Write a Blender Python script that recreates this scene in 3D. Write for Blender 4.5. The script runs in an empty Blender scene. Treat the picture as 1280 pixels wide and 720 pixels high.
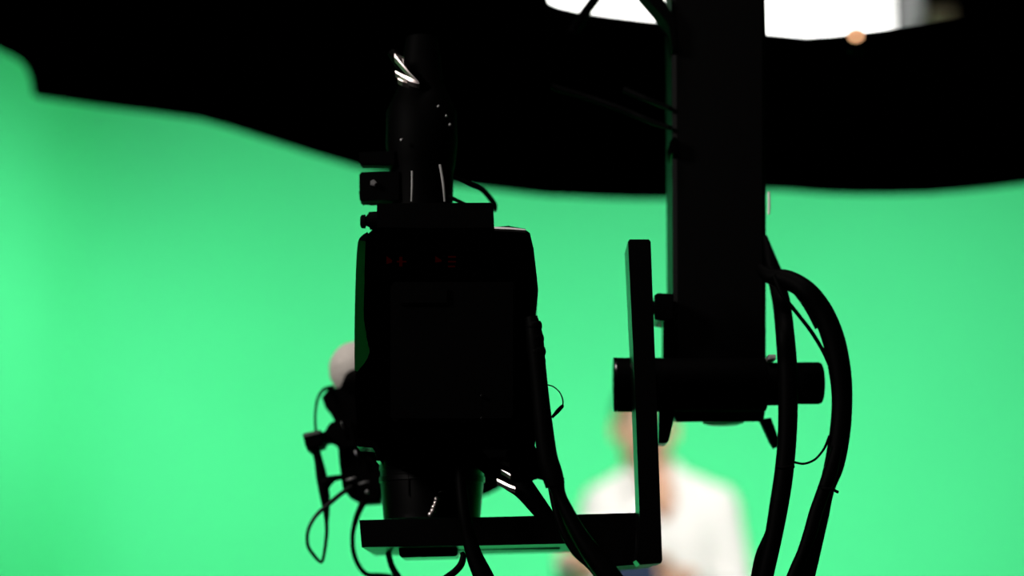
import bpy, bmesh, math, random
from mathutils import Vector, Matrix

random.seed(4)
SC = bpy.context.scene
COL = SC.collection
PI = math.pi

# ------------------------------------------------------------------ camera
CAM = Vector((0, 0, 1.1))
PITCH = math.radians(10)
LENS, SENSOR = 70.0, 36.0
FPX = 1280 * LENS / SENSOR
cd = bpy.data.cameras.new('camera')
cd.lens = LENS
cd.sensor_width = SENSOR
cd.clip_start = 0.02
cd.dof.use_dof = True
cd.dof.focus_distance = 1.69
cd.dof.aperture_fstop = 2.3
cam = bpy.data.objects.new('camera', cd)
COL.objects.link(cam)
cam.location = CAM
cam.rotation_euler = (PI / 2 + PITCH, 0, 0)
SC.camera = cam


def P(px, py, Y):
    """world point on the plane y = Y that the frame shows at (px, py)"""
    u, v = (px - 640) / FPX, (360 - py) / FPX
    dy = math.cos(PITCH) - v * math.sin(PITCH)
    dz = math.sin(PITCH) + v * math.cos(PITCH)
    t = Y / dy
    return CAM + Vector((u * t, Y, dz * t))


def mpp(Y):
    return Y / FPX


# ------------------------------------------------------------------ materials
def mat(name, col, rough=0.5, spec=0.5, metal=0.0, noise=0.0, nscale=60, bump=0.0, emit=None, sheen=0.0):
    m = bpy.data.materials.new(name)
    m.use_nodes = True
    nt = m.node_tree
    b = nt.nodes['Principled BSDF']
    b.inputs['Base Color'].default_value = (*col, 1)
    b.inputs['Roughness'].default_value = rough
    b.inputs['Metallic'].default_value = metal
    b.inputs['Specular IOR Level'].default_value = spec
    if sheen:
        b.inputs['Sheen Weight'].default_value = sheen
    if noise or bump:
        tc = nt.nodes.new('ShaderNodeTexCoord')
        nz = nt.nodes.new('ShaderNodeTexNoise')
        nz.inputs['Scale'].default_value = nscale
        nz.inputs['Detail'].default_value = 4
        nt.links.new(tc.outputs['Object'], nz.inputs['Vector'])
        if noise:
            mx = nt.nodes.new('ShaderNodeMix')
            mx.data_type = 'RGBA'
            mx.inputs['A'].default_value = (*[c * (1 - noise) for c in col], 1)
            mx.inputs['B'].default_value = (*[min(1, c * (1 + noise)) for c in col], 1)
            nt.links.new(nz.outputs['Fac'], mx.inputs['Factor'])
            nt.links.new(mx.outputs['Result'], b.inputs['Base Color'])
        if bump:
            bp = nt.nodes.new('ShaderNodeBump')
            bp.inputs['Strength'].default_value = bump
            bp.inputs['Distance'].default_value = 0.002
            nt.links.new(nz.outputs['Fac'], bp.inputs['Height'])
            nt.links.new(bp.outputs['Normal'], b.inputs['Normal'])
    if emit:
        b.inputs['Emission Color'].default_value = (*emit[0], 1)
        b.inputs['Emission Strength'].default_value = emit[1]
    return m


GREEN = mat('chroma green paint', (0.088, 0.80, 0.32), 0.9, 0.1, noise=0.03, nscale=3)
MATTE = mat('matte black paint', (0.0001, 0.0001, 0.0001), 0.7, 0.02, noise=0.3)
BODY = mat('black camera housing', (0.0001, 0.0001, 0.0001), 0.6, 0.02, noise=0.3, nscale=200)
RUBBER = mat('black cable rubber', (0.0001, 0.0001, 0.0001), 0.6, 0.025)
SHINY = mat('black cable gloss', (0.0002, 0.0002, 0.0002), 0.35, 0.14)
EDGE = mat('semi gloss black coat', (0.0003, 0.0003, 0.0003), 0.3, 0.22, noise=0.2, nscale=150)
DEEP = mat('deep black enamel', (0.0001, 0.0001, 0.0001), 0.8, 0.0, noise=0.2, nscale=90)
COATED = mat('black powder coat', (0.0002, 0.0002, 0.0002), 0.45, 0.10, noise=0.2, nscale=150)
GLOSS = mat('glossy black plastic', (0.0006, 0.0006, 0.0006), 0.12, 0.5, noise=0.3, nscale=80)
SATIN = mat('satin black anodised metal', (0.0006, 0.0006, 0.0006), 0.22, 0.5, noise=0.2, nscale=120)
DULLMETAL = mat('grey metal', (0.22, 0.22, 0.22), 0.35, 0.5, metal=0.6)
CHROME = mat('bright chrome', (0.90, 0.81, 0.79), 0.38, 0.5, metal=1.0)
PALE = mat('pale grey highlight', (0.16, 0.16, 0.155), 0.5, 0.4)  # highlight tone of the top post, put into the colour
FOAM = mat('grey foam', (0.50, 0.47, 0.43), 0.95, 0.0, noise=0.15, nscale=400, bump=0.4)
FABRIC = mat('black canopy cloth', (0.0003, 0.0003, 0.0003), 1.0, 0.0, noise=0.3, nscale=40)
DARK = mat('black studio paint', (0.004, 0.004, 0.004), 0.9, 0.05, noise=0.3, nscale=8)
REDLED = mat('dim red indicator', (0.01, 0.0, 0.0), 0.5, 0.0, emit=((1, 0.02, 0.01), 0.0022))
DIFFUSER = mat('lit diffuser', (0.8, 0.8, 0.78), 0.8, 0.1, emit=((1.0, 0.985, 0.95), 2.2))
BULB = mat('warm bulb', (0.8, 0.5, 0.3), 0.5, 0.2, emit=((1.0, 0.50, 0.25), 0.75))
SKIRT = mat('grey softbox skirt', (0.30, 0.29, 0.31), 0.9, 0.1, noise=0.1)
OLIVE = mat('tan bracket paint', (0.12, 0.105, 0.06), 0.7, 0.2, noise=0.1)
SKIN = mat('skin', (0.68, 0.39, 0.27), 0.55, 0.3, noise=0.06, nscale=30)
SHIRT = mat('white cotton', (0.86, 0.85, 0.83), 0.85, 0.1, noise=0.02, nscale=90, bump=0.2)
HAIR = mat('dark brown hair', (0.03, 0.018, 0.012), 0.5, 0.3, noise=0.4, nscale=150, bump=0.5)
NAVY = mat('navy cover', (0.012, 0.03, 0.08), 0.5, 0.3, noise=0.2)
TROUSER = mat('dark navy cloth', (0.012, 0.014, 0.022), 0.9, 0.1, noise=0.2, nscale=200)
LEATHER = mat('black leather', (0.01, 0.008, 0.007), 0.4, 0.4, noise=0.2)
EYEW = mat('eye white', (0.8, 0.78, 0.75), 0.2, 0.5)
EYED = mat('dark iris', (0.02, 0.012, 0.008), 0.2, 0.5)
LIP = mat('lips', (0.45, 0.16, 0.13), 0.5, 0.3)


# ------------------------------------------------------------------ helpers
def origin_of(o):
    v = Vector((0, 0, 0))
    while o:
        v += o.location
        o = o.parent
    return v


def obj(name, bm, m, parent=None, loc=None, smooth=True, angle=35):
    """link a bmesh (world coordinates) as one mesh object"""
    off = origin_of(parent) if parent else (Vector(loc) if loc is not None else Vector((0, 0, 0)))
    bmesh.ops.recalc_face_normals(bm, faces=bm.faces[:])
    bmesh.ops.translate(bm, vec=-off, verts=bm.verts[:])
    me = bpy.data.meshes.new(name)
    bm.to_mesh(me)
    bm.free()
    me.materials.append(m)
    o = bpy.data.objects.new(name, me)
    COL.objects.link(o)
    if parent:
        o.parent = parent
    else:
        o.location = off
    if smooth:
        for p in me.polygons:
            p.use_smooth = True
        try:
            me.set_sharp_from_angle(angle=math.radians(angle))
        except Exception:
            pass
    return o


def tag(o, label, cat, group=None):
    o['label'] = label
    o['category'] = cat
    if group:
        o['group'] = group
    return o


def thing(name, label, cat, loc, group=None):
    o = bpy.data.objects.new(name, None)
    o.empty_display_size = 0.05
    COL.objects.link(o)
    o.location = loc
    return tag(o, label, cat, group)


def struct(name, bm, m, smooth=False):
    o = obj(name, bm, m, smooth=smooth)
    o['kind'] = 'structure'
    return o


def prism(pts, Y0, Y1, bevel=0.0012, bm=None, seg=2, taper=None):
    """front outline in frame pixels on the plane y=Y0, carried straight back to y=Y1"""
    bm = bm or bmesh.new()
    w = [P(x, y, Y0) for x, y in pts]
    f = [bm.verts.new(v) for v in w]
    b = [bm.verts.new(v + Vector((0, Y1 - Y0, 0))) for v in w]
    n = len(pts)
    faces = [bm.faces.new(f), bm.faces.new(b[::-1])]
    for i in range(n):
        j = (i + 1) % n
        faces.append(bm.faces.new((f[i], b[i], b[j], f[j])))
    if bevel:
        ed = set()
        for fc in faces[:2]:
            ed.update(fc.edges)
        bmesh.ops.bevel(bm, geom=list(ed), offset=bevel, segments=seg, affect='EDGES', clamp_overlap=True)
    return bm


def box_px(x0, y0, x1, y1, Y0, Y1, bevel=0.0012, bm=None):
    return prism([(x0, y0), (x1, y0), (x1, y1), (x0, y1)], Y0, Y1, bevel, bm)


def cat_rom(pts, n=8):
    out = []
    p = [pts[0]] + list(pts) + [pts[-1]]
    for i in range(1, len(p) - 2):
        a, b, c, d = p[i - 1], p[i], p[i + 1], p[i + 2]
        for k in range(n):
            t = k / n
            out.append(tuple(0.5 * (2 * b[q] + (c[q] - a[q]) * t + (2 * a[q] - 5 * b[q] + 4 * c[q] - d[q]) * t * t
                                    + (3 * b[q] - a[q] - 3 * c[q] + d[q]) * t ** 3) for q in range(len(b))))
    out.append(tuple(pts[-1]))
    return out


def sweep(path, radii, bm=None, seg=14):
    bm = bm or bmesh.new()
    n = len(path)
    tang = []
    for i in range(n):
        t = path[min(i + 1, n - 1)] - path[max(i - 1, 0)]
        tang.append(t.normalized() if t.length > 1e-9 else Vector((0, 0, 1)))
    up = Vector((0, 1, 0)) if abs(tang[0].y) < 0.9 else Vector((0, 0, 1))
    nrm = (up - tang[0] * up.dot(tang[0])).normalized()
    rings = []
    for i in range(n):
        nrm = (nrm - tang[i] * nrm.dot(tang[i])).normalized()
        bn = tang[i].cross(nrm)
        rings.append([bm.verts.new(path[i] + (nrm * math.cos(2 * PI * k / seg) + bn * math.sin(2 * PI * k / seg)) * radii[i])
                      for k in range(seg)])
    for i in range(n - 1):
        for k in range(seg):
            q = (k + 1) % seg
            bm.faces.new((rings[i][k], rings[i][q], rings[i + 1][q], rings[i + 1][k]))
    bm.faces.new(rings[0][::-1])
    bm.faces.new(rings[-1])
    return bm


def tube(pts, bm=None, n=8, seg=14):
    """pts: (px, py, Y, width in px) smooth cable through these"""
    q = cat_rom(pts, n)
    return sweep([P(a, b, c) for a, b, c, d in q], [max(0.0004, d * 0.5 * mpp(c)) for a, b, c, d in q], bm, seg)


def cyl(a, b, r0, r1=None, bm=None, seg=32, bev=0.0):
    r1 = r0 if r1 is None else r1
    d = (b - a)
    if bev:
        u = d.normalized()
        path = [a, a + u * bev * 0.3, a + u * bev, b - u * bev, b - u * bev * 0.3, b]
        rad = [r0 - bev, r0 - bev * 0.3, r0, r1, r1 - bev * 0.3, r1 - bev]
        return sweep(path, rad, bm, seg)
    return sweep([a, b], [r0, r1], bm, seg)


def ball(c, r, bm=None, sx=1, sy=1, sz=1, u=20, v=14, rot=None):
    bm = bm or bmesh.new()
    M = Matrix.Translation(c) @ (rot or Matrix.Identity(4)) @ Matrix.Diagonal((r * sx, r * sy, r * sz, 1))
    bmesh.ops.create_uvsphere(bm, u_segments=u, v_segments=v, radius=1, matrix=M)
    return bm


def cube(x0, y0, z0, x1, y1, z1, bm=None):
    bm = bm or bmesh.new()
    M = Matrix.Translation(((x0 + x1) / 2, (y0 + y1) / 2, (z0 + z1) / 2)) @ Matrix.Diagonal((x1 - x0, y1 - y0, z1 - z0, 1))
    bmesh.ops.create_cube(bm, size=1, matrix=M)
    return bm


def base_loc(pts):
    v = [P(a[0], a[1], a[2]) for a in pts]
    return min(v, key=lambda q: q.z)


def ribbon(pts, depth=0.6, bm=None):
    """bright strip: pixel centre line with width, tilted to face up and back"""
    bm = bm or bmesh.new()
    fr, bk = [], []
    for x, y, Y, w in pts:
        fr.append((P(x, y + w / 2, Y), P(x, y - w / 2, Y + w * mpp(Y) * depth)))
    va = [(bm.verts.new(a), bm.verts.new(b), bm.verts.new(a + Vector((0, .004, -.003))), bm.verts.new(b + Vector((0, .004, -.003)))) for a, b in fr]
    for i in range(len(va) - 1):
        a, b, c, d = va[i]
        e, f, g, h = va[i + 1]
        bm.faces.new((a, e, f, b))
        bm.faces.new((c, d, h, g))
        bm.faces.new((a, c, g, e))
        bm.faces.new((b, f, h, d))
    for i in (0, -1):
        a, b, c, d = va[i]
        bm.faces.new((a, b, d, c))
    return bm




def cable(name, label, pts, m=RUBBER, cat='cable', group=None, extra=None):
    bm = tube(pts)
    if extra:
        extra(bm)
    o = obj(name, bm, m, loc=base_loc(pts))
    return tag(o, label, cat, group)


# ------------------------------------------------------------------ the room
YB = 7.5
bm = bmesh.new()
# green cyclorama: left wall flares out, rounded corner, back wall, sweeps into the green floor
H = 4.6
xc = -1.47


def wall_strip(pts, z0, z1, thick, bm=None):
    bm = bm or bmesh.new()
    lo, hi, lo2, hi2 = [], [], [], []
    n = len(pts)
    for i, (x, y) in enumerate(pts):
        a, b = pts[max(i - 1, 0)], pts[min(i + 1, n - 1)]
        t = Vector((b[0] - a[0], b[1] - a[1], 0)).normalized()
        nr = Vector((-t.y, t.x, 0)) * thick
        lo.append(bm.verts.new((x, y, z0)))
        hi.append(bm.verts.new((x, y, z1)))
        lo2.append(bm.verts.new((x + nr.x, y + nr.y, z0)))
        hi2.append(bm.verts.new((x + nr.x, y + nr.y, z1)))
    for i in range(n - 1):
        bm.faces.new((lo[i], lo[i + 1], hi[i + 1], hi[i]))
        bm.faces.new((lo2[i + 1], lo2[i], hi2[i], hi2[i + 1]))
        bm.faces.new((hi[i], hi[i + 1], hi2[i + 1], hi2[i]))
        bm.faces.new((lo[i + 1], lo[i], lo2[i], lo2[i + 1]))
    for i in (0, n - 1):
        bm.faces.new((lo[i], hi[i], hi2[i], lo2[i]))
    return bm


# corner curve from the flared left wall into the back wall
left_pts = [(-3.2, 3.6), (-1.62, 7.12)]
corner = []
for k in range(0, 9):
    t = k / 8
    a, b, c = Vector((-1.62, 7.12)), Vector((-1.45, 7.5)), Vector((-1.08, 7.5))
    q = a * (1 - t) ** 2 + b * 2 * t * (1 - t) + c * t * t
    corner.append((q.x, q.y))
struct('wall_left', wall_strip([(-3.2, 3.6)] + corner[:1], 0, H, 0.1), GREEN)
struct('wall_back', wall_strip(corner + [(3.4, 7.5)], 0, H, 0.1), GREEN, smooth=True)
struct('wall_right', wall_strip([(3.4, 7.5), (3.4, 3.6)], 0, H, 0.1), GREEN)
bm = cube(-3.3, 3.6, -0.1, 3.5, 7.6, 0.0)
struct('floor', bm, GREEN)
struct('trim_1', cube(-3.3, -2.6, -0.1, 3.5, 3.6, 0.0), DARK)          # black studio floor in front of the green one
struct('ceiling', cube(-3.3, -2.6, H, 3.5, 7.6, H + 0.1), DARK)
struct('wall_front', cube(-3.3, -2.7, 0, 3.5, -2.6, H), DARK)
struct('wall_left_front', cube(-3.3, -2.6, 0, -3.2, 3.6, H), DARK)
struct('wall_right_front', cube(3.4, -2.6, 0, 3.5, 3.6, H), DARK)

# ------------------------------------------------------------------ overhead canopy
YN, YF = 1.95, 2.8
cols = [  # px, near edge y, far lower edge y
    (-140, -90, 10), (-60, -90, 34), (0, -90, 59), (22, -90, 70), (32, -90, 80), (38, -90, 95), (41, -90, 114), (46, -90, 118),
    (120, -90, 129), (200, -90, 139), (250, -90, 146), (290, -90, 157), (330, -90, 170), (390, -90, 189), (450, -90, 207),
    (500, -90, 217), (560, -90, 227), (610, -90, 233), (660, -90, 239), (678, -90, 241), (682, -4, 241), (686, 5, 242), (698, 10, 242), (720, 15, 243),
    (760, 21, 245), (800, 26, 246), (840, 30, 246), (900, 38, 241), (955, 43, 234), (985, 46, 235), (1008, 48, 237),
    (1040, 46, 239), (1075, 42, 240), (1112, 37, 240), (1160, 29, 239), (1200, 22, 236), (1240, 15, 232), (1280, 8, 227), (1340, 0, 219), (1420, -10, 210)]
bm = bmesh.new()
rows = []
for x, yn, yf in cols:
    yf += 4
    yc = max(yf - 160, yn + 25)
    sec = [P(x, yn, YN), P(x, yn + 14, YN + 0.004), P(x, yf - (yf - yn) * 0.32, YN + 0.62), P(x, yf - 3, YF - 0.03), P(x, yf, YF),
           P(x, yf - 4, YF + 0.02), P(x, yc, YF + 0.02), P(x, yn + 3, YN + 0.02)]
    rows.append([bm.verts.new(v) for v in sec])
for i in range(len(rows) - 1):
    for k in range(8):
        q = (k + 1) % 8
        bm.faces.new((rows[i][k], rows[i + 1][k], rows[i + 1][q], rows[i][q]))
bm.faces.new(rows[0])
bm.faces.new(rows[-1][::-1])
cn = thing('overhead_canopy', 'huge blurred black canopy hanging across the top, its lower edge curved', 'canopy', P(600, 232, YF))
obj('canopy_cloth', bm, FABRIC, cn)
bm = ball(P(1070, 45.5, 1.93), 0.009, sx=1.0, sz=0.75)
bl = obj('bulb', bm, BULB, cn)
bl['label'] = 'small warm glowing bulb at the canopy edge'
bm = cyl(P(1070, 50, 1.955), P(1070, 62, 1.975), 0.006, 0.009)
obj('bulb_socket', bm, MATTE, cn)

# ------------------------------------------------------------------ overhead soft light
sb = thing('softbox', 'bright white overhead soft light glowing above the black canopy', 'studio light', P(900, -120, 4.3))


def quad_slab(a, b, c, d, th, bm=None):
    bm = bm or bmesh.new()
    n = (b - a).cross(d - a).normalized() * th
    f = [bm.verts.new(v) for v in (a, b, c, d)]
    g = [bm.verts.new(v + n) for v in (a, b, c, d)]
    bm.faces.new(f)
    bm.faces.new(g[::-1])
    for i in range(4):
        j = (i + 1) % 4
        bm.faces.new((f[i], g[i], g[j], f[j]))
    return bm


a, b, c, d = P(650, 90, 4.5), P(1118, 90, 4.5), P(1108, -210, 4.1), P(650, -210, 4.1)
obj('diffuser', quad_slab(a, b, c, d, -0.02), DIFFUSER, sb)
obj('backing', quad_slab(a + Vector((0, .03, .01)), b + Vector((0, .03, .01)), c + Vector((0, .25, .2)), d + Vector((0, .25, .2)), 0.02), MATTE, sb)
e = P(1146, -60, 4.05)
obj('skirt', quad_slab(P(1128, 60, 4.48), P(1156, 22, 4.3), P(1146, -210, 3.95), P(1120, -210, 4.08), 0.008), SKIRT, sb)
obj('corner_bracket', box_px(1166, 8, 1194, 28, 4.25, 4.3, 0.004), OLIVE, sb)
obj('added_dark_panel', quad_slab(P(1085, 90, 4.66), P(1440, 90, 4.66), P(1440, -330, 4.66), P(1085, -330, 4.66), 0.01), FABRIC, sb)  # added black sheet, keeps the area right of the softbox dark
obj('yoke', cyl(P(900, -210, 4.4), Vector((P(900, -210, 4.4).x, 4.4, H - 0.02)), 0.02), MATTE, sb)

# ------------------------------------------------------------------ ceiling hung camera mount
YM = 1.79
mt = thing('camera_mount', 'black ceiling hung mount with thick column and L shaped bracket carrying the camera', 'camera mount', P(640, 708, 1.73))
bm = bmesh.new()
topz = H - 0.005
p0 = P(843, 527, YM)
p1 = P(956, 527, YM)
tl, tr = P(840, 40, YM), P(958, 40, YM)
# column: box with small lean that matches the frame, going up to the ceiling
x0, x1 = p0.x, p1.x
x0t, x1t = tl.x, tr.x
dep = 0.075
ring = []
for z, xa, xb in ((p0.z, x0 + 0.003, x1 - 0.001), (p0.z + 0.004, x0, x1), (P(900, 505, YM).z, x0 - .0005, P(958, 505, YM).x), (tl.z, x0t, x1t), (topz, x0t, x1t)):
    ring.append([bm.verts.new(v) for v in ((xa, YM + .004, z), (xa + .004, YM, z), (xb - .004, YM, z), (xb, YM + .004, z), (xb, YM + dep, z), (xa, YM + dep, z))])
for i in range(len(ring) - 1):
    for k in range(6):
        q = (k + 1) % 6
        bm.faces.new((ring[i][k], ring[i][q], ring[i + 1][q], ring[i + 1][k]))
for k in (4, 5):        # the underside slopes down towards the back
    ring[0][k].co.z = P(900, 526.5, YM + dep).z
    ring[1][k].co.z = P(900, 526.5, YM + dep).z + .002
bm.faces.new(ring[0][::-1])
bm.faces.new(ring[-1])
column = obj('support_column', bm, COATED, mt)
# flared gusset high on the left of the column
obj('gusset', prism([(800, -12), (822, -12), (846, 25), (846, 62), (840, 62), (838, 33), (826, 18)], YM - 0.012, YM + 0.02), MATTE, mt)
obj('clamp_collar', prism([(838, 176), (843, 170), (849, 176), (849, 192), (839, 192)], YM - 0.012, YM + 0.03, 0.001), GLOSS, mt)
obj('brace_strut', tube([(790, -60, 1.84, 13), (740, 4, 1.88, 13), (722, 30, 1.90, 14), (716, 40, 1.905, 14)], n=3), MATTE, mt)
# round hub under the column
hub = P(904, 526, YM + 0.04)
bm = sweep([hub + Vector((0, 0, 0.002)), hub - Vector((0, 0, .002)), hub - Vector((0, 0, 0.0035)), hub - Vector((0, 0, .004))], [0.019, 0.019, 0.014, 0.002], None, 32)
obj('underside_cap', bm, EDGE, mt)
# tilt axle
ya = 1.772
ax = [(771, 481), (800, 481), (955, 481)]
r_ax = 34 * mpp(ya)
bm = cyl(P(769, 481, ya), P(957, 481, ya), r_ax, seg=40, bev=0.002)
obj('tilt_axle', bm, MATTE, mt)
obj('axle_flange', cyl(P(766.5, 481, ya), P(772, 481, ya), r_ax * 1.01, seg=40, bev=0.0008), SATIN, mt)
obj('axle_sleeve', cyl(P(954, 480, ya), P(996, 480, ya), 27 * mpp(ya), seg=36, bev=0.0015), MATTE, mt)
obj('axle_knob', cyl(P(992, 479, ya), P(1028, 479, ya), 26.5 * mpp(ya), seg=36, bev=0.0035), MATTE, mt)
# pale fitting above axle by the inner cables
obj('fitting', box_px(961, 443, 970, 449, 1.755, 1.78, 0.001), SHIRT, mt)
# hinge knob between bracket and column
obj('hinge_block', prism([(818, 369), (822, 366), (842, 367), (842, 400), (834, 402), (818, 399)], 1.76, 1.80), SATIN, mt)
obj('hinge_pin', cyl(P(812, 385, 1.775), P(830, 385, 1.775), 9 * mpp(1.775), bev=0.001), MATTE, mt)
obj('hinge_arm', prism([(829, 398), (843, 398), (843, 450), (829, 450)], 1.775, 1.80), SATIN, mt)
obj('drop_plate', prism([(824, 512), (844, 512), (841, 530), (836, 551), (833, 554), (823, 554)], 1.762, 1.79), SATIN, mt)
# side strap at lower right
obj('strap', prism([(950, 524), (964, 522), (975, 552), (973, 558), (968, 560), (963, 552)], 1.80, 1.812, 0.001), MATTE, mt)
tb = obj('highlight_strip', tube([(961, 240, 1.786, 3), (961.5, 255, 1.786, 3.5), (961, 268, 1.786, 3)], n=4), SHIRT, mt)  # white colour stands in for a highlight on a cable
tb['label'] = 'thin white strip standing in for a cable highlight'
# vertical bar of the bracket
bar = prism([(787, 299), (811, 299), (813.5, 302), (820, 480), (828, 700), (826, 704), (800, 706), (795, 700), (799.5, 684), (800, 660), (793.5, 480), (785, 302)], 1.67, 1.722, 0.0007)
obj('bracket_arm', bar, EDGE, mt)
obj('bracket_foot', prism([(720, 643), (796, 641), (803, 660), (824, 670), (824, 703), (768, 708), (748, 706), (720, 684)], 1.725, 1.86), EDGE, mt)
obj('base_plate', prism([(449, 650), (600, 646.5), (730, 643), (730, 679), (600, 682), (452, 684)], 1.732, 1.91, 0.0012), EDGE, mt)
obj('rail', prism([(475, 683), (700, 680.5), (700, 685.5), (475, 688)], 1.80, 1.82, 0.0005), MATTE, mt)
obj('clamp_neck', cyl(P(534, 678, 1.80), P(534, 697, 1.80), 19 * mpp(1.8)), MATTE, mt)
kb = prism([(498, 682), (572, 679), (572, 693), (569, 695.5), (502, 697), (499, 694)], 1.765, 1.83)
obj('clamp_knob', kb, SATIN, mt)

# ------------------------------------------------------------------ studio camera
sc = thing('studio_camera', 'black studio camera seen from behind, mounted upright on the bracket plate', 'video camera', P(540, 648, 1.78))
Y0 = 1.66
body = prism([(468, 284), (617, 285), (657, 287), (662.5, 291), (667, 310), (671, 345), (672.8, 362), (672, 371), (669.5, 385), (669.5, 400),
              (671, 540), (664, 556), (452, 557), (447, 549), (444.5, 500), (444, 469), (447, 464), (463, 450), (464, 440), (458, 420), (457, 300), (461, 291)],
             Y0, 1.90, 0.0012)
obj('housing', body, DEEP, sc)
obj('handle_mount', prism([(634, 558), (668, 556), (674, 566), (682, 585), (681, 594), (672, 588), (664, 598), (640, 590)], 1.70, 1.76, 0.002), DEEP, sc)
obj('rear_block', prism([(471, 254), (614, 253), (616.5, 256), (617.5, 286), (471, 287)], Y0 + 0.004, 1.86, 0.001), BODY, sc)
# moulded recess frame and battery plate on the rear face
bm = prism([(492, 352), (640, 352), (644, 358), (644, 520), (640, 526), (492, 526), (488, 520), (488, 358)], Y0 - 0.012, Y0 + 0.01, 0.002)
obj('battery_plate', bm, BODY, sc)
bm = box_px(500, 360, 560, 380, Y0 - 0.016, Y0 - 0.006, 0.001)
obj('release_latch', bm, BODY, sc)
for yy in (500, 528):
    bm = cyl(P(603, yy - 3, Y0 - 0.004), P(603, yy - 3, Y0 - 0.004) + Vector((0, -0.012, 0)), 0.0016, bev=0.0004)
    obj('connector_pin', bm, SATIN, sc)
# pinkish highlight of the top edge, built as a grey metal strip
obj('top_edge_highlight', ribbon([(618, 284.6, Y0 - .002, 2.4), (638, 285.4, Y0 - .002, 2.2), (657, 287.2, Y0 - .002, 1.4)]), DULLMETAL, sc)
obj('top_hatch', prism([(617, 284), (636, 282), (642, 284), (657, 286)], 1.70, 1.90, 0.0004), BODY, sc)
# glossy side cheek
outer = [(459, 290), (450, 297), (446.5, 310), (444.5, 350), (443.3, 400), (443, 440), (443.2, 463)]
inner = [(461, 292), (457.5, 300), (456.5, 312), (455.5, 350), (455, 400), (462, 440), (447, 464.5)]
outer = cat_rom(outer, 4)
inner = cat_rom(inner, 4)
bm = bmesh.new()
A_ = [bm.verts.new(P(a[0], a[1], 1.694 - .0018 * max(1, a[0] - b[0]))) for a, b in zip(inner, outer)]
B_ = [bm.verts.new(P(x, y, 1.694)) for x, y in outer]
C_ = [bm.verts.new(P(x, y, 1.694) + Vector((0, 0.2, 0))) for x, y in outer]
D_ = [bm.verts.new(P(x, y, 1.694) + Vector((0.006, 0.2, 0))) for x, y in inner]
for i in range(len(A_) - 1):
    bm.faces.new((A_[i], A_[i + 1], B_[i + 1], B_[i]))
    bm.faces.new((B_[i], B_[i + 1], C_[i + 1], C_[i]))
    bm.faces.new((C_[i], C_[i + 1], D_[i + 1], D_[i]))
    bm.faces.new((D_[i], D_[i + 1], A_[i + 1], A_[i]))
for i in (0, len(A_) - 1):
    bm.faces.new((A_[i], B_[i], C_[i], D_[i]))
obj('side_panel', bm, GLOSS, sc, angle=20)
# lower corner foot with reflective facet
obj('corner_foot', prism([(446, 548), (464, 550), (470, 553), (476, 562), (475, 576), (470, 576), (469, 563), (466, 559), (446, 558)], 1.655, 1.70, 0.0006), GLOSS, sc)
# knurled side knob
kn = P(470, 276, 1.70)
bm = sweep([P(472, 276, 1.70), P(462, 276, 1.70), P(461.5, 276.5, 1.70), P(458, 277, 1.70), P(457.5, 277, 1.70), P(456.5, 277, 1.70), P(452, 277, 1.70), P(450.5, 277, 1.70)],
           [q * mpp(1.7) for q in (12, 11.5, 9, 6, 6, 9, 8.5, 6)], None, 24)
obj('side_knob', bm, MATTE, sc)
# top post, its clamp box, and pale strips standing in for its highlights
cx = 527
prof = [(276, 40), (253, 40), (215, 41), (207, 43), (180, 46), (140, 45), (122, 36), (104, 28), (70, 24), (48, 20)]
bm = sweep([P(cx, y, 1.745) for y, r in prof], [r * mpp(1.745) for y, r in prof], None, 36)
post = obj('accessory_post', bm, BODY, sc)
obj('post_highlight', tube([(514.5, 252, 1.675, 2.8), (515, 235, 1.675, 3), (515, 214, 1.68, 2.8)], n=3), PALE, post)
obj('post_highlight', tube([(556, 252, 1.675, 3), (554, 230, 1.675, 3.6), (550, 206, 1.68, 3.4)], n=3), PALE, post)
bm = prism([(449, 218), (452, 215), (500, 214), (500, 251), (462, 249.5), (452, 251), (449.5, 249), (448.5, 239), (450.5, 235)], 1.72, 1.74, 0.001)
cb = obj('clamp_box', bm, BODY, post)
obj('clamp_screw', prism([(463, 226), (467, 224), (471, 228), (468, 232), (463, 231)], 1.713, 1.722, 0.0006), DULLMETAL, cb)
obj('clamp_lug', prism([(449, 190), (494, 188), (494, 206.5), (452, 206), (449, 203)], 1.72, 1.735, 0.001), BODY, post)
# shiny connector head at the top of the post


bm = tube([(490, 66, 1.715, 12), (500, 78, 1.71, 16), (512, 92, 1.71, 20), (524, 104, 1.72, 18), (540, 120, 1.73, 16), (560, 150, 1.735, 14)], n=5)
ch = obj('connector_head', bm, BODY, post)
bm = ribbon([(493, 69, 1.695, 4.5), (503, 81, 1.692, 3.4), (511, 90.5, 1.69, 2.6), (523, 103, 1.69, 3)], 0.6)
ribbon([(494, 89.5, 1.69, 2.2), (503, 94.5, 1.688, 3.6), (512, 99, 1.686, 5), (519, 102, 1.686, 4), (524, 104, 1.688, 2)], 0.6, bm)
ribbon([(493, 69, 1.696, 3.5), (500, 71, 1.70, 3.5), (505, 73, 1.704, 3)], 0.6, bm)
ribbon([(503, 73, 1.702, 3), (504.5, 79, 1.70, 2.5)], 0.6, bm)
ribbon([(497, 98, 1.69, 2), (503, 101, 1.688, 2.2), (511, 104, 1.69, 1.6)], 0.6, bm)
obj('connector_highlight', bm, CHROME, ch)  # bright highlight on the connector, shaped from chrome strips
for x, y, r in ((548, 133, .0014), (558, 145, .0011), (562.5, 156, .0014), (502, 175, .0016)):
    obj('rivet', ball(P(x, y, 1.708), r, u=12, v=8), DULLMETAL, post)
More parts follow.
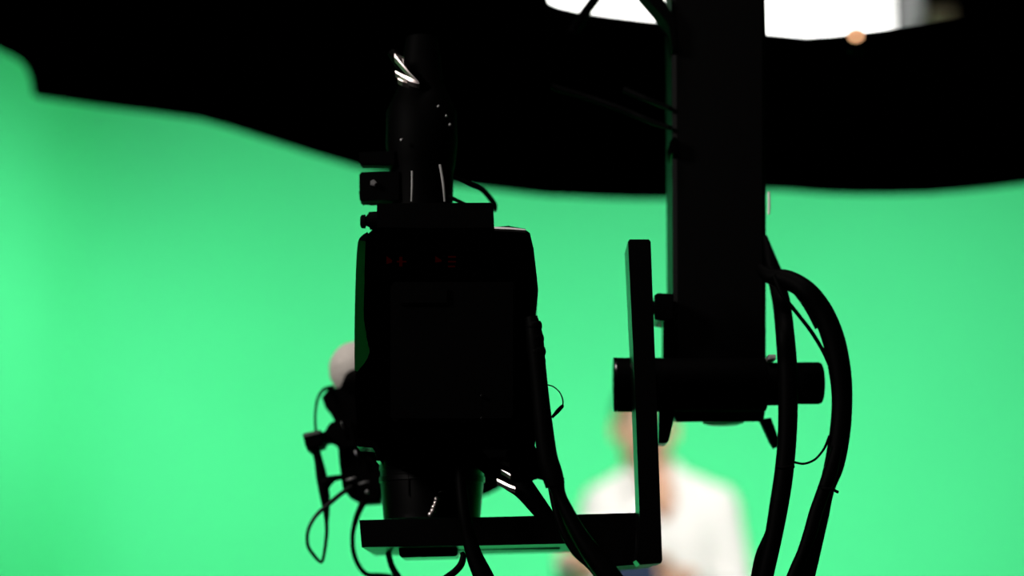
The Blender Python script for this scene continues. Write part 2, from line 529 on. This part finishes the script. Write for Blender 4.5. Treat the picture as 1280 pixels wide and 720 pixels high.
# indicator marks on the rear face
for pl in ([(483, 320), (490, 325), (490, 328), (483, 330)], [(496, 326), (499, 326), (499, 321), (503, 321), (503, 326), (508, 326), (508, 328), (503, 328), (503, 333), (499, 333), (499, 328), (496, 328)],
           [(544, 320), (552, 325), (552, 327), (544, 328)], [(560, 320), (570, 320), (570, 322), (560, 322)], [(560, 326), (570, 326), (570, 328), (560, 328)], [(560, 332), (569, 332), (569, 334), (560, 334)]):
    il = obj('indicator_light', prism(pl, Y0 - 0.0015, Y0 + 0.002, 0), REDLED, sc)
    il['label'] = 'dim red mark'
# round base under the camera
cyb = 1.785
prof = [(556, 62), (578, 64), (583, 66), (588, 66), (589, 64.5), (596, 64.5), (597, 66), (603, 66), (604, 64), (612, 63.5), (640, 61)]
pth = [P(540, y, cyb) for y, r in prof]
pth.append(Vector((pth[-1].x, pth[-1].y, P(540, 645.8, 1.732).z)))
bm = sweep(pth, [r * mpp(cyb) for y, r in prof] + [60 * mpp(cyb)], None, 48)
base = obj('swivel_base', bm, EDGE, sc)
bm = bmesh.new()
for (x, y) in ((546, 624), (544.5, 629), (542.5, 634), (541, 638.5), (538, 643)):
    ball(P(x, y, 1.737), 0.0024, bm, u=12, v=8)
o = obj('bead_chain', bm, CHROME, base)
o['label'] = 'short bright chrome bead chain'
bm = tube([(548, 616, 1.739, 1.3), (556, 613, 1.738, 1.3), (566, 612, 1.74, 1.3)], n=4)
obj('engraved_line', bm, DULLMETAL, base)
for x in (511, 576):
    obj('scale_mark', tube([(x, 589, cyb - math.sqrt(max(1e-6, (66 ** 2 - (x - 540) ** 2))) * mpp(cyb) - .0006, 2.2), (x, 620, cyb - math.sqrt(66 ** 2 - (x - 540) ** 2) * mpp(cyb) + .0003, 1.4)], n=2), SATIN, base)
# lens reaching towards the presenter
lc = P(570, 520, 2.12)
bm = sweep([Vector((lc.x, 1.90, lc.z)), Vector((lc.x, 1.96, lc.z)), Vector((lc.x, 1.965, lc.z)), Vector((lc.x, 2.068, lc.z)), Vector((lc.x, 2.074, lc.z)), Vector((lc.x, 2.14, lc.z))],
           [0.058, 0.058, 0.064, 0.066, 0.085, 0.089], None, 48)
ln = obj('lens', bm, DEEP, sc)
obj('lens_ring', sweep([Vector((lc.x, 1.995, lc.z)), Vector((lc.x, 1.998, lc.z)), Vector((lc.x, 2.022, lc.z)), Vector((lc.x, 2.025, lc.z))], [0.064, 0.0675, 0.0675, 0.064], None, 48), DEEP, ln)
obj('lens_glass', ball(Vector((lc.x, 2.13, lc.z)), 0.075, sy=0.2), GLOSS, ln)
# glossy grip facets at lower right of the housing
obj('grip', prism([(601, 559), (626, 557), (637, 560), (632, 572), (612, 573), (605, 566)], 1.665, 1.73, 0.0008), SATIN, sc)
obj('grip_latch', prism([(646, 553), (650, 549), (657, 545), (656, 552), (652, 557), (648, 557)], 1.70, 1.74, 0.0008), GLOSS, sc)

# ------------------------------------------------------------------ handle arm below the camera, on its right
bm = tube([(606, 574, 1.73, 30), (622, 584, 1.72, 34), (640, 596, 1.71, 36), (656, 612, 1.70, 28), (672, 632, 1.70, 24), (690, 655, 1.70, 20)], n=6)
ha = obj('zoom_handle', bm, BODY, sc)
bm = ribbon([(621, 599.5, 1.694, 2.6), (628, 603, 1.6915, 3.4), (632, 605, 1.690, 3), (637, 607.5, 1.688, 3), (644, 610, 1.6855, 2.4)], 0.19)
ribbon([(626, 574, 1.694, 2.5), (632, 576, 1.6918, 2.5), (637, 578.5, 1.690, 2)], 0.19, bm)
ribbon([(626, 587, 1.69, 1), (632, 590, 1.6878, 1.4), (638, 593.5, 1.6855, 2)], 0.19, bm)
o = obj('handle_highlight', bm, CHROME, ha)  # chrome strips stand in for highlights along the handle edges
o['label'] = 'pale shiny strips shaped as the handle highlights'

# ------------------------------------------------------------------ microphone on the left
mc = thing('microphone', 'grey foam covered microphone on a black arm left of the camera', 'microphone', P(450, 628, 1.95))
YMIC = 2.0
c = P(445, 462, YMIC)
bm = ball(c, 34 * mpp(YMIC), sx=0.99, sy=1.3, sz=1.03, u=40, v=28)
for v in bm.verts:
    v.co += (v.co - c).normalized() * random.uniform(-0.0004, 0.0004)
o = obj('foam_windscreen', bm, FOAM, mc)
o['label'] = 'soft grey foam ball'
obj('capsule_body', cyl(c + Vector((0.004, -0.02, -0.012)), c + Vector((0.002, -0.055, -0.03)), 0.014, 0.014, bev=0.003), MATTE, mc)
obj('shock_mount', prism([(402, 496), (410, 486), (424, 484), (450, 500), (450, 560), (424, 556), (420, 521), (413, 517), (406, 509)], 1.93, 1.97, 0.003), MATTE, mc)
obj('clamp_arm', prism([(402, 541), (412, 534), (413, 528), (424, 524), (440, 526), (448, 560), (424, 562), (416, 549), (404, 553)], 1.90, 1.935, 0.002), MATTE, mc)
k_ = obj('clamp_head', prism([(378, 543), (400, 537), (404, 541), (403, 556), (384, 563), (381, 556)], 1.885, 1.93, 0.002), MATTE, mc)
obj('clamp_plate', quad_slab(P(380, 546.5, 1.882), P(400, 541.5, 1.882), P(399, 539.5, 1.896), P(380, 543.5, 1.896), 0.0015), DULLMETAL, k_)
obj('stem', prism([(421, 545), (462, 545), (482, 556), (481, 600), (474, 628), (452, 629), (436, 621), (428, 610), (424, 580)], 1.912, 1.95, 0.003), MATTE, mc)
g = tube([(427, 527, 1.90, 4), (431, 540, 1.898, 4), (434, 548, 1.90, 4)], n=3)
obj('cable_clip', g, GLOSS, mc)
obj('cable_clip', tube([(444, 564, 1.905, 4), (448, 573, 1.903, 4), (452, 581, 1.905, 4)], n=3), GLOSS, mc)
bm = tube([(433, 600, 1.90, 2.5), (438, 599, 1.897, 3), (444, 597, 1.90, 2.5)], n=3)
tube([(449, 605, 1.90, 2), (455, 603, 1.897, 2.2), (461, 602, 1.90, 2)], bm, n=3)
ball(P(459, 615, 1.90), 0.002, bm)
obj('fastener', bm, DULLMETAL, mc)

# ------------------------------------------------------------------ cables
cable('hanging_cable', 'thin black cable arching over the shock mount beside the grey foam ball',
      [(395, 542, 1.9, 3.5), (394, 520, 1.9, 3.2), (397, 499, 1.91, 3.5), (405, 487, 1.92, 4.5), (416, 484, 1.935, 5)])
cable('hanging_strap', 'tapering black strap dangling below the left clamp head',
      [(393, 556, 1.9, 10), (398, 575, 1.9, 11), (402, 596, 1.9, 14), (406, 620, 1.9, 13), (408, 640, 1.9, 8), (408.5, 655, 1.9, 4.5)], cat='strap')
cable('hanging_cable', 'thin black cable making a pointed loop at far left',
      [(440, 608, 1.89, 6), (428, 616, 1.89, 6), (411, 630, 1.89, 6), (394, 646, 1.89, 5), (385, 664, 1.89, 4.5), (385, 682, 1.89, 4.5), (393, 695, 1.89, 4.5), (401, 702.5, 1.89, 4), (404, 698, 1.885, 4), (407, 680, 1.885, 4.5), (408.5, 660, 1.885, 5), (406, 636, 1.885, 5)], m=SHINY)
cable('hanging_cable', 'short black tie linking the dangling strap to the microphone stem',
      [(404, 606, 1.892, 18), (410, 602, 1.892, 14), (418, 598, 1.895, 8), (430, 596, 1.905, 6)])
cable('hanging_cable', 'black cable dropping from the microphone stem in a bow left of the bracket plate',
      [(455, 626, 1.90, 9), (446, 646, 1.90, 7.5), (441, 668, 1.90, 6), (442, 690, 1.90, 6), (449, 708, 1.90, 6), (459, 718, 1.90, 6), (474, 719, 1.90, 6), (492, 722, 1.90, 6), (510, 735, 1.90, 6)])
cable('hanging_cable', 'black cable leaving the underside of the plate left of clamp knob',
      [(485, 684, 1.85, 8), (486, 694, 1.85, 7.5), (490, 708, 1.85, 8), (498, 722, 1.85, 9), (510, 740, 1.85, 9)])
cable('hanging_cable', 'black cable curving under the clamp knob behind the thick cable',
      [(577, 690, 1.74, 5), (579, 696, 1.74, 8), (576, 706, 1.74, 9), (568, 715, 1.74, 9), (556, 724, 1.74, 9), (540, 738, 1.74, 9)])
cable('hanging_cable', 'thick black cable crossing in front of the plate below the swivel base',
      [(575, 560, 1.695, 14), (576, 600, 1.69, 15), (580, 640, 1.685, 16), (586, 670, 1.685, 18), (593, 695, 1.685, 21), (604, 720, 1.685, 25), (622, 760, 1.685, 27)])
cable('hanging_cable', 'black cable looping down behind the camera top block on its right',
      [(558, 221, 1.755, 6), (572, 224, 1.765, 6), (588, 231, 1.77, 6.5), (602, 237, 1.78, 6.5), (612, 247, 1.79, 7), (618, 256, 1.80, 7), (618.5, 264, 1.80, 5)], m=SHINY)
cable('hanging_cable', 'short black cable lying behind the top block near the post',
      [(560, 246, 1.72, 6), (570, 250, 1.72, 5), (582, 256, 1.72, 5)])

# bundle running down the right of the camera
bd = thing('hanging_cable_loom', 'thick laced black cable loom running down the right side of the camera', 'cable', P(700, 610, 1.665))
loom = [(664, 396, 1.648, 16), (668, 420, 1.648, 22), (671, 450, 1.648, 22), (675, 490, 1.648, 22), (679, 530, 1.648, 24), (684, 570, 1.648, 26), (690, 592, 1.648, 27), (694, 607, 1.648, 25)]
obj('sleeve', tube(loom), RUBBER, bd)
for x, y, w in ((667, 408, 24), (669, 424, 25), (671, 440, 25.5), (671.5, 452, 24)):
    bm = tube([(x - 0.5, y - 5, 1.648, w - 5), (x, y - 2, 1.648, w - 2.6), (x + .4, y + 2, 1.648, w - 2.6), (x + .8, y + 5, 1.648, w - 5)], n=3)
    obj('lacing', bm, RUBBER, bd)
bm = tube([(694, 600, 1.648, 24), (699, 618, 1.648, 17), (709, 640, 1.648, 18), (724, 668, 1.648, 21), (740, 692, 1.648, 25), (758, 715, 1.648, 28), (775, 738, 1.648, 28), (790, 760, 1.648, 28)])
obj('outer_cable', bm, SHINY, bd)
bm = tube([(690, 606, 1.672, 12), (696, 640, 1.672, 10), (706, 668, 1.672, 10), (720, 690, 1.672, 11), (738, 707, 1.672, 11), (760, 732, 1.672, 12)])
obj('inner_cable', bm, SHINY, bd)
cable('hanging_wire', 'fine black wire with a small plug looping off the camera right side',
      [(684, 481, 1.66, 1.6), (692, 483.5, 1.66, 1.6), (700, 491, 1.66, 1.6), (703.5, 500, 1.66, 1.8), (703.5, 506, 1.66, 2), (703, 507.5, 1.66, 4.5), (698, 513, 1.66, 5.5), (693, 518.5, 1.66, 4.5), (690, 522, 1.66, 3)], cat='cable')

# cables over the right of the column
YR = 1.73
cable('hanging_cable', 'thickest black cable arching out right of the column',
      [(950, 335, 1.76, 12), (962, 345, 1.75, 20), (985, 350, 1.74, 25), (1008, 364, YR, 27), (1028, 390, YR, 28), (1042, 425, YR, 29), (1050, 465, YR, 28), (1052.5, 500, YR, 26), (1050, 540, YR, 26), (1043, 580, YR, 25),
       (1033, 612, YR, 20), (1026, 645, YR, 20), (1018, 680, YR, 20), (1006, 722, YR, 24), (996, 755, YR, 24)])
cable('hanging_cable', 'black cable splaying inward below the tie on the arching cable',
      [(1046, 560, YR - .012, 14), (1038, 590, YR - .014, 18), (1029, 615, YR - .015, 17), (1020, 640, YR - .015, 17), (1013, 665, YR - .015, 17), (1004, 690, YR - .015, 15), (994, 714, YR - .015, 16), (984, 740, YR - .015, 16)])
cable('hanging_cable_tie', 'small black tie with a knot gripping the arching cable',
      [(1027, 609, YR - .022, 5), (1030, 611, YR - .025, 5), (1040, 612, YR - .025, 4), (1047, 615, YR - .02, 4)], cat='cable tie')
cable('hanging_cable', 'thin inner black cable bowed between the arch and the straight cable',
      [(968, 345, 1.74, 8), (978, 368, 1.735, 6), (995, 390, 1.735, 5), (1013, 413, 1.735, 5), (1028, 437, 1.735, 5), (1038, 458, 1.735, 6)])
cable('hanging_cable', 'slim black cable hugging inside of the thick arching cable',
      [(982, 352, 1.74, 8), (997, 369, 1.738, 6), (1010, 388, 1.736, 6), (1022, 410, 1.736, 7)])
cable('hanging_cable', 'thick black cable hanging almost straight past the axle knob',
      [(956, 295, 1.785, 6), (962.5, 322, 1.778, 15), (970, 348, 1.776, 21), (977, 380, 1.765, 23), (981, 415, 1.73, 24), (984, 455, 1.73, 25), (985, 500, 1.73, 25), (984, 545, 1.73, 24), (980, 590, 1.73, 24), (974, 630, 1.73, 24), (966, 675, 1.73, 22), (957, 715, 1.73, 22), (950, 750, 1.73, 22)])
cable('hanging_cable', 'thin black cable leaving the straight hanging cable towards lower left',
      [(972, 630, 1.735, 12), (962, 665, 1.735, 11), (950, 690, 1.735, 9), (944, 712, 1.735, 8), (940, 740, 1.735, 8)])
cable('hanging_wire', 'fine black wire slung between the two thick hanging cables',
      [(988, 576, 1.725, 4), (996, 578.5, 1.725, 3), (1006, 579.5, 1.725, 3), (1019, 574, 1.725, 3), (1030, 561, 1.725, 3.2), (1037, 545, 1.725, 4)], cat='cable')
cable('hanging_cable_tie', 'black tie band around the straight hanging cable',
      [(971, 583, 1.712, 5), (980, 585, 1.708, 5), (992, 583, 1.712, 5)], cat='cable tie')
cable('hanging_cable', 'slender black cable slung beneath the canopy towards the column',
      [(690, 108, 1.83, 7), (705, 113, 1.83, 7), (735, 122, 1.83, 7), (770, 134, 1.825, 7), (800, 146, 1.82, 7), (822, 155, 1.80, 7), (838, 160, 1.785, 6)], m=RUBBER)
cable('hanging_cable', 'short black cable above the slung one beside the column',
      [(780, 112, 1.83, 7), (806, 123, 1.822, 7), (824, 130, 1.805, 7), (838, 136, 1.785, 6)], m=RUBBER)

# ------------------------------------------------------------------ presenter
YP = 5.2
mm = mpp(YP)


def W(px, py, dy=0.0):
    return P(px, py, YP + dy)


def cap(bm, a, b, ra, rb, seg=16, sq=1.0):
    """tapered capsule"""
    d = b - a
    L = d.length
    u = d / L
    path, rad = [], []
    for k in range(5):
        t = PI / 2 * (1 - k / 4)
        path.append(a - u * ra * math.sin(t)); rad.append(max(0.0005, ra * math.cos(t)))
    for k in range(5):
        t = PI / 2 * k / 4
        path.append(b + u * rb * math.sin(t)); rad.append(max(0.0005, rb * math.cos(t)))
    return sweep(path, rad, bm, seg)


def remesh(name, bm, m, parent, voxel, smooth_it=3):
    o = obj(name, bm, m, parent)
    md = o.modifiers.new('r', 'REMESH'); md.mode = 'VOXEL'; md.voxel_size = voxel
    s = o.modifiers.new('s', 'SMOOTH'); s.iterations = smooth_it; s.factor = 0.5
    dg = bpy.context.evaluated_depsgraph_get()
    me = bpy.data.meshes.new_from_object(o.evaluated_get(dg))
    o.modifiers.clear()
    o.data = me
    me.materials.clear(); me.materials.append(m)
    for p in me.polygons:
        p.use_smooth = True
    return o


hd = W(806, 534)               # head centre
shx = W(828, 600).x            # torso centre
ps = thing('person', 'person in a white open collared shirt standing before the green wall', 'person', (shx, YP, 0))
zs = W(828, 600).z - 0.012     # shoulder joint height
V = Vector
neck = V(((hd.x * .55 + shx * .45), YP + 0.03, zs + 0.035))
sL, sR = V((shx - 0.150, YP + 0.02, zs - 0.055)), V((shx + 0.141, YP + 0.02, zs - 0.058))
elL = V((shx - 0.215, YP - 0.02, zs - 0.31)); elR = V((shx + 0.187, YP + 0.0, zs - 0.32))
hL = W(739, 702, -0.27); hR = W(832, 722, -0.27)
wrL = hL + V((-0.055, 0.045, 0.008)); wrR = hR + V((0.065, 0.05, 0.0))
hipz = 0.93
bm = bmesh.new()
# head
ball(hd + V((0, 0.012, 0.03)), 0.1, bm, .76, .95, .90)
ball(hd + V((0, -0.012, -0.045)), 0.1, bm, .67, .74, .76)
cap(bm, hd + V((0, -.055, -.085)), hd + V((0, -.062, -.098)), 0.026, 0.02)     # chin
cap(bm, hd + V((0, -.085, .012)), hd + V((0, -.106, -.03)), 0.009, 0.014)      # nose
ball(hd + V((-.012, -.095, -.034)), 0.007, bm); ball(hd + V((.012, -.095, -.034)), 0.007, bm)
cap(bm, hd + V((-.03, -.076, .022)), hd + V((.03, -.076, .022)), .012, .012)   # brow
for s in (-1, 1):
    ball(hd + V((s * .078, .015, -.008)), 0.03, bm, .35, .6, 1.05)
    ball(hd + V((s * .040, -.056, -.03)), 0.024, bm)
cap(bm, hd + V((0, .02, -.07)), neck + V((0, 0, -.03)), 0.060, 0.064)
cap(bm, neck + V((0, -.02, -0.01)), V((shx - .005, YP - .085, zs - .05)), 0.05, 0.034)
cap(bm, V((shx - .005, YP - .085, zs - .05)), V((shx - .003, YP - .103, zs - .085)), 0.034, 0.014)
# torso under the clothes
ball(V((shx, YP + .02, zs - .2)), 0.2, bm, .70, .46, .9)
ball(V((shx, YP + .02, hipz + .12)), 0.17, bm, .72, .5, 1.2)
for a_, b_, r1, r2 in ((sL, elL, .048, .038), (elL, wrL, .038, .026), (sR, elR, .048, .038), (elR, wrR, .038, .026)):
    cap(bm, a_, b_, r1, r2)
for s in (-1, 1):
    h_, k_2, an = V((shx + s * .09, YP + .02, hipz - .06)), V((shx + s * .105, YP, .50)), V((shx + s * .11, YP + .03, .09))
    cap(bm, h_, k_2, .08, .055); cap(bm, k_2, an, .055, .036)


def hand(bm, wr, pc, s):
    """palm behind the tablet edge, thumb in front; s = +1 when the fingers point to +x"""
    cap(bm, wr, pc, 0.026, 0.022)
    ball(pc, 0.042, bm, 1.0, .42, .95)
    for k, (dz, L) in enumerate(((.03, .038), (.011, .044), (-.009, .041), (-.028, .032))):
        a0 = pc + V((s * .022, .008, dz))
        a1 = a0 + V((s * L * .75, .014, dz * .05))
        a2 = a1 + V((s * L * .65, .0, 0))
        a3 = a2 + V((s * L * .42, -.006, 0))
        cap(bm, a0, a1, .0098, .009, 10); cap(bm, a1, a2, .009, .0082, 10); cap(bm, a2, a3, .0082, .0068, 10)
    t0 = pc + V((-s * .008, -.008, .03))
    t1 = t0 + V((s * .012, -.034, .014))
    t2 = t1 + V((s * .03, -.001, .002))
    cap(bm, t0, t1, .012, .0105, 10); cap(bm, t1, t2, .0105, .008, 10)


hand(bm, wrL, hL, 1)
hand(bm, wrR, hR, -1)
remesh('body', bm, SKIN, ps, 0.0045, 3)
# shirt
bm = bmesh.new()
ball(V((shx, YP + .02, zs - .16)), 0.2, bm, .84, .58, .92)
ball(V((shx, YP + .02, zs - .34)), 0.19, bm, .86, .66, 1.2)
ball(V((shx, YP + .02, hipz + .06)), 0.185, bm, .90, .64, .8)
for s_, e_, w_ in ((sL, elL, wrL), (sR, elR, wrR)):
    nb = neck + V(((-.052 if s_ is sL else .052), .01, -.03))
    cap(bm, nb, s_ + V((0, 0, .002)), .046, .057)
    cap(bm, s_, e_, .062, .054)
    cap(bm, e_, e_ + (w_ - e_) * .93, .056, .038)
# wrinkle rolls
for s_, e_ in ((sL, elL), (sR, elR)):
    for t in (.35, .55, .75, .92):
        q = s_ + (e_ - s_) * t
        cap(bm, q + V((-.045, -.03, .01)), q + V((.045, -.035, -.012)), .016, .014)
remesh('shirt', bm, SHIRT, ps, 0.008, 4)
for s in (-1, 1):
    p_ = neck + V((s * .052, -.02, .03)); q_ = neck + V((s * .03, -.085, -.035)); r_ = neck + V((s * .085, -.075, -.055)); t_ = neck + V((s * .07, .02, .02))
    bm = quad_slab(p_, q_, r_, t_, 0.006 * s)
    obj('collar', bm, SHIRT, ps)
# shirt buttons, belt, trousers, shoes
for k in range(4):
    z = zs - .16 - k * .085
    obj('button', cyl(V((shx, YP - .105 - .003 * k, z)), V((shx, YP - .118 - .003 * k, z)), 0.006, seg=12), SHIRT, ps)
bm = bmesh.new()
ball(V((shx, YP + .02, hipz)), 0.175, bm, .95, .66, .85)
for s in (-1, 1):
    cap(bm, V((shx + s * .09, YP + .02, hipz - .04)), V((shx + s * .105, YP, .50)), .092, .068)
    cap(bm, V((shx + s * .105, YP, .50)), V((shx + s * .11, YP + .03, .10)), .068, .055)
remesh('trousers', bm, TROUSER, ps, 0.009, 3)
for s in (-1, 1):
    bm = bmesh.new()
    ax_ = shx + s * .11
    ball(V((ax_, YP + .03, .05)), .05, bm, .8, 1.05, .95)
    ball(V((ax_ + s * .008, YP - .09, .035)), .05, bm, .92, 1.7, .62)
    o = obj('shoe', bm, LEATHER, ps)
    bmv = o.data
    for v in bmv.vertices:
        v.co.z = max(v.co.z, 0.0)
    remeshed = None
# hair, eyes, brows, lips
bm = bmesh.new()
ball(hd + V((0, .024, .042)), 0.1, bm, .82, .97, .90)
for v in list(bm.verts):
    l = v.co - hd
    if l.y < -.035 and l.z < .085:      # open the face
        v.co.y = hd.y - .035 + (l.y + .035) * .15
    if l.z < -.03:
        v.co.z = hd.z - .03 + (l.z + .03) * .6
    v.co += V((random.uniform(-1, 1), random.uniform(-1, 1), random.uniform(-1, 1))) * .0015
obj('hair', bm, HAIR, ps)
for s in (-1, 1):
    e_ = obj('eye', ball(hd + V((s * .031, -.079, .004)), .0115, sx=1.25, sz=.75), EYEW, ps)
    obj('iris', ball(hd + V((s * .031, -.0895, .004)), .0052, sy=.4), EYED, e_)
    obj('eyebrow', cap(bmesh.new(), hd + V((s * .016, -.089, .026)), hd + V((s * .046, -.081, .028)), .004, .003), HAIR, ps)
bm = bmesh.new()
cap(bm, hd + V((-.02, -.084, -.062)), hd + V((.02, -.084, -.062)), .0055, .0055)
ball(hd + V((0, -.088, -.061)), .009, bm, 1.8, .7, .8)
obj('lips', bm, LIP, ps)

# tablet held in both hands
tc_ = (hL + hR) / 2 + V((0, -.004, 0))
tw = (hR.x - hL.x) / 2 + .0
tz = W(790, 690, -.27).z
tbt = thing('tablet', 'dark navy tablet held in both hands of the person in white', 'tablet', (tc_.x, tc_.y, tz - .15))
bm = cube(tc_.x - .07, tc_.y - .026, tz - .15, tc_.x + .07, tc_.y - .017, tz)
bmesh.ops.bevel(bm, geom=bm.edges[:], offset=.004, segments=2, affect='EDGES')
obj('cover', bm, NAVY, tbt)
bm = cube(tc_.x - .063, tc_.y - .0175, tz - .142, tc_.x + .063, tc_.y - .0162, tz - .008)
obj('screen', bm, GLOSS, tbt)

# ------------------------------------------------------------------ lights


def area(name, loc, target, sx, sy, power, col=(1, 1, 1), spread=180):
    l = bpy.data.lights.new(name, 'AREA')
    l.shape = 'RECTANGLE'
    l.size, l.size_y = sx, sy
    l.energy = power
    l.color = col
    l.spread = math.radians(spread)
    o = bpy.data.objects.new(name, l)
    COL.objects.link(o)
    o.location = loc
    o.rotation_euler = (Vector(target) - Vector(loc)).to_track_quat('-Z', 'Y').to_euler()
    return o


area('cyc_light_high', (0.3, 4.6, 3.9), (0.3, 7.5, 1.15), 3.6, 0.6, 22, (1, .99, .97), 70)
area('cyc_light_low', (0, 5.9, 0.25), (0, 7.5, 1.5), 3.6, 0.5, 0.3, (1, .99, .97), 150)
area('cyc_light_side', (0.2, 5.3, 3.3), (-1.9, 7.0, 1.85), 0.6, 0.6, 2.9, (1, .98, .95), 45)
area('cyc_light_left', (-2.05, 4.7, 2.0), (-1.35, 7.3, 2.25), 0.5, 1.2, 16, (1, .99, .97), 130)
area('cyc_light_right', (2.5, 4.7, 2.0), (1.2, 7.5, 2.35), 0.5, 1.2, 20, (1, .99, .97), 130)
area('key_light', (0.30, 3.1, 2.6), (shx, YP, 1.45), 0.9, 0.7, 8.2, (1, .97, .93), 60)
area('top_light', (-0.1, 1.25, 3.6), (0, 1.7, 1.4), 0.7, 0.7, 8, (1, .9, .86), 110)

area('fill_lamp', (-1.6, 0.6, 2.2), (0.0, 1.85, 1.38), 0.5, 0.5, 3.0, (1, .93, .88), 50)

w = bpy.data.worlds.new('World')
SC.world = w
w.use_nodes = True
w.node_tree.nodes['Background'].inputs[0].default_value = (0, 0, 0, 1)

SC.view_settings.view_transform = 'Standard'
SC.view_settings.look = 'None'
SC.view_settings.exposure = 0
SC.view_settings.gamma = 1
SC.view_settings.use_curve_mapping = False
SC.cycles.use_denoising = True
SC.cycles.max_bounces = 8
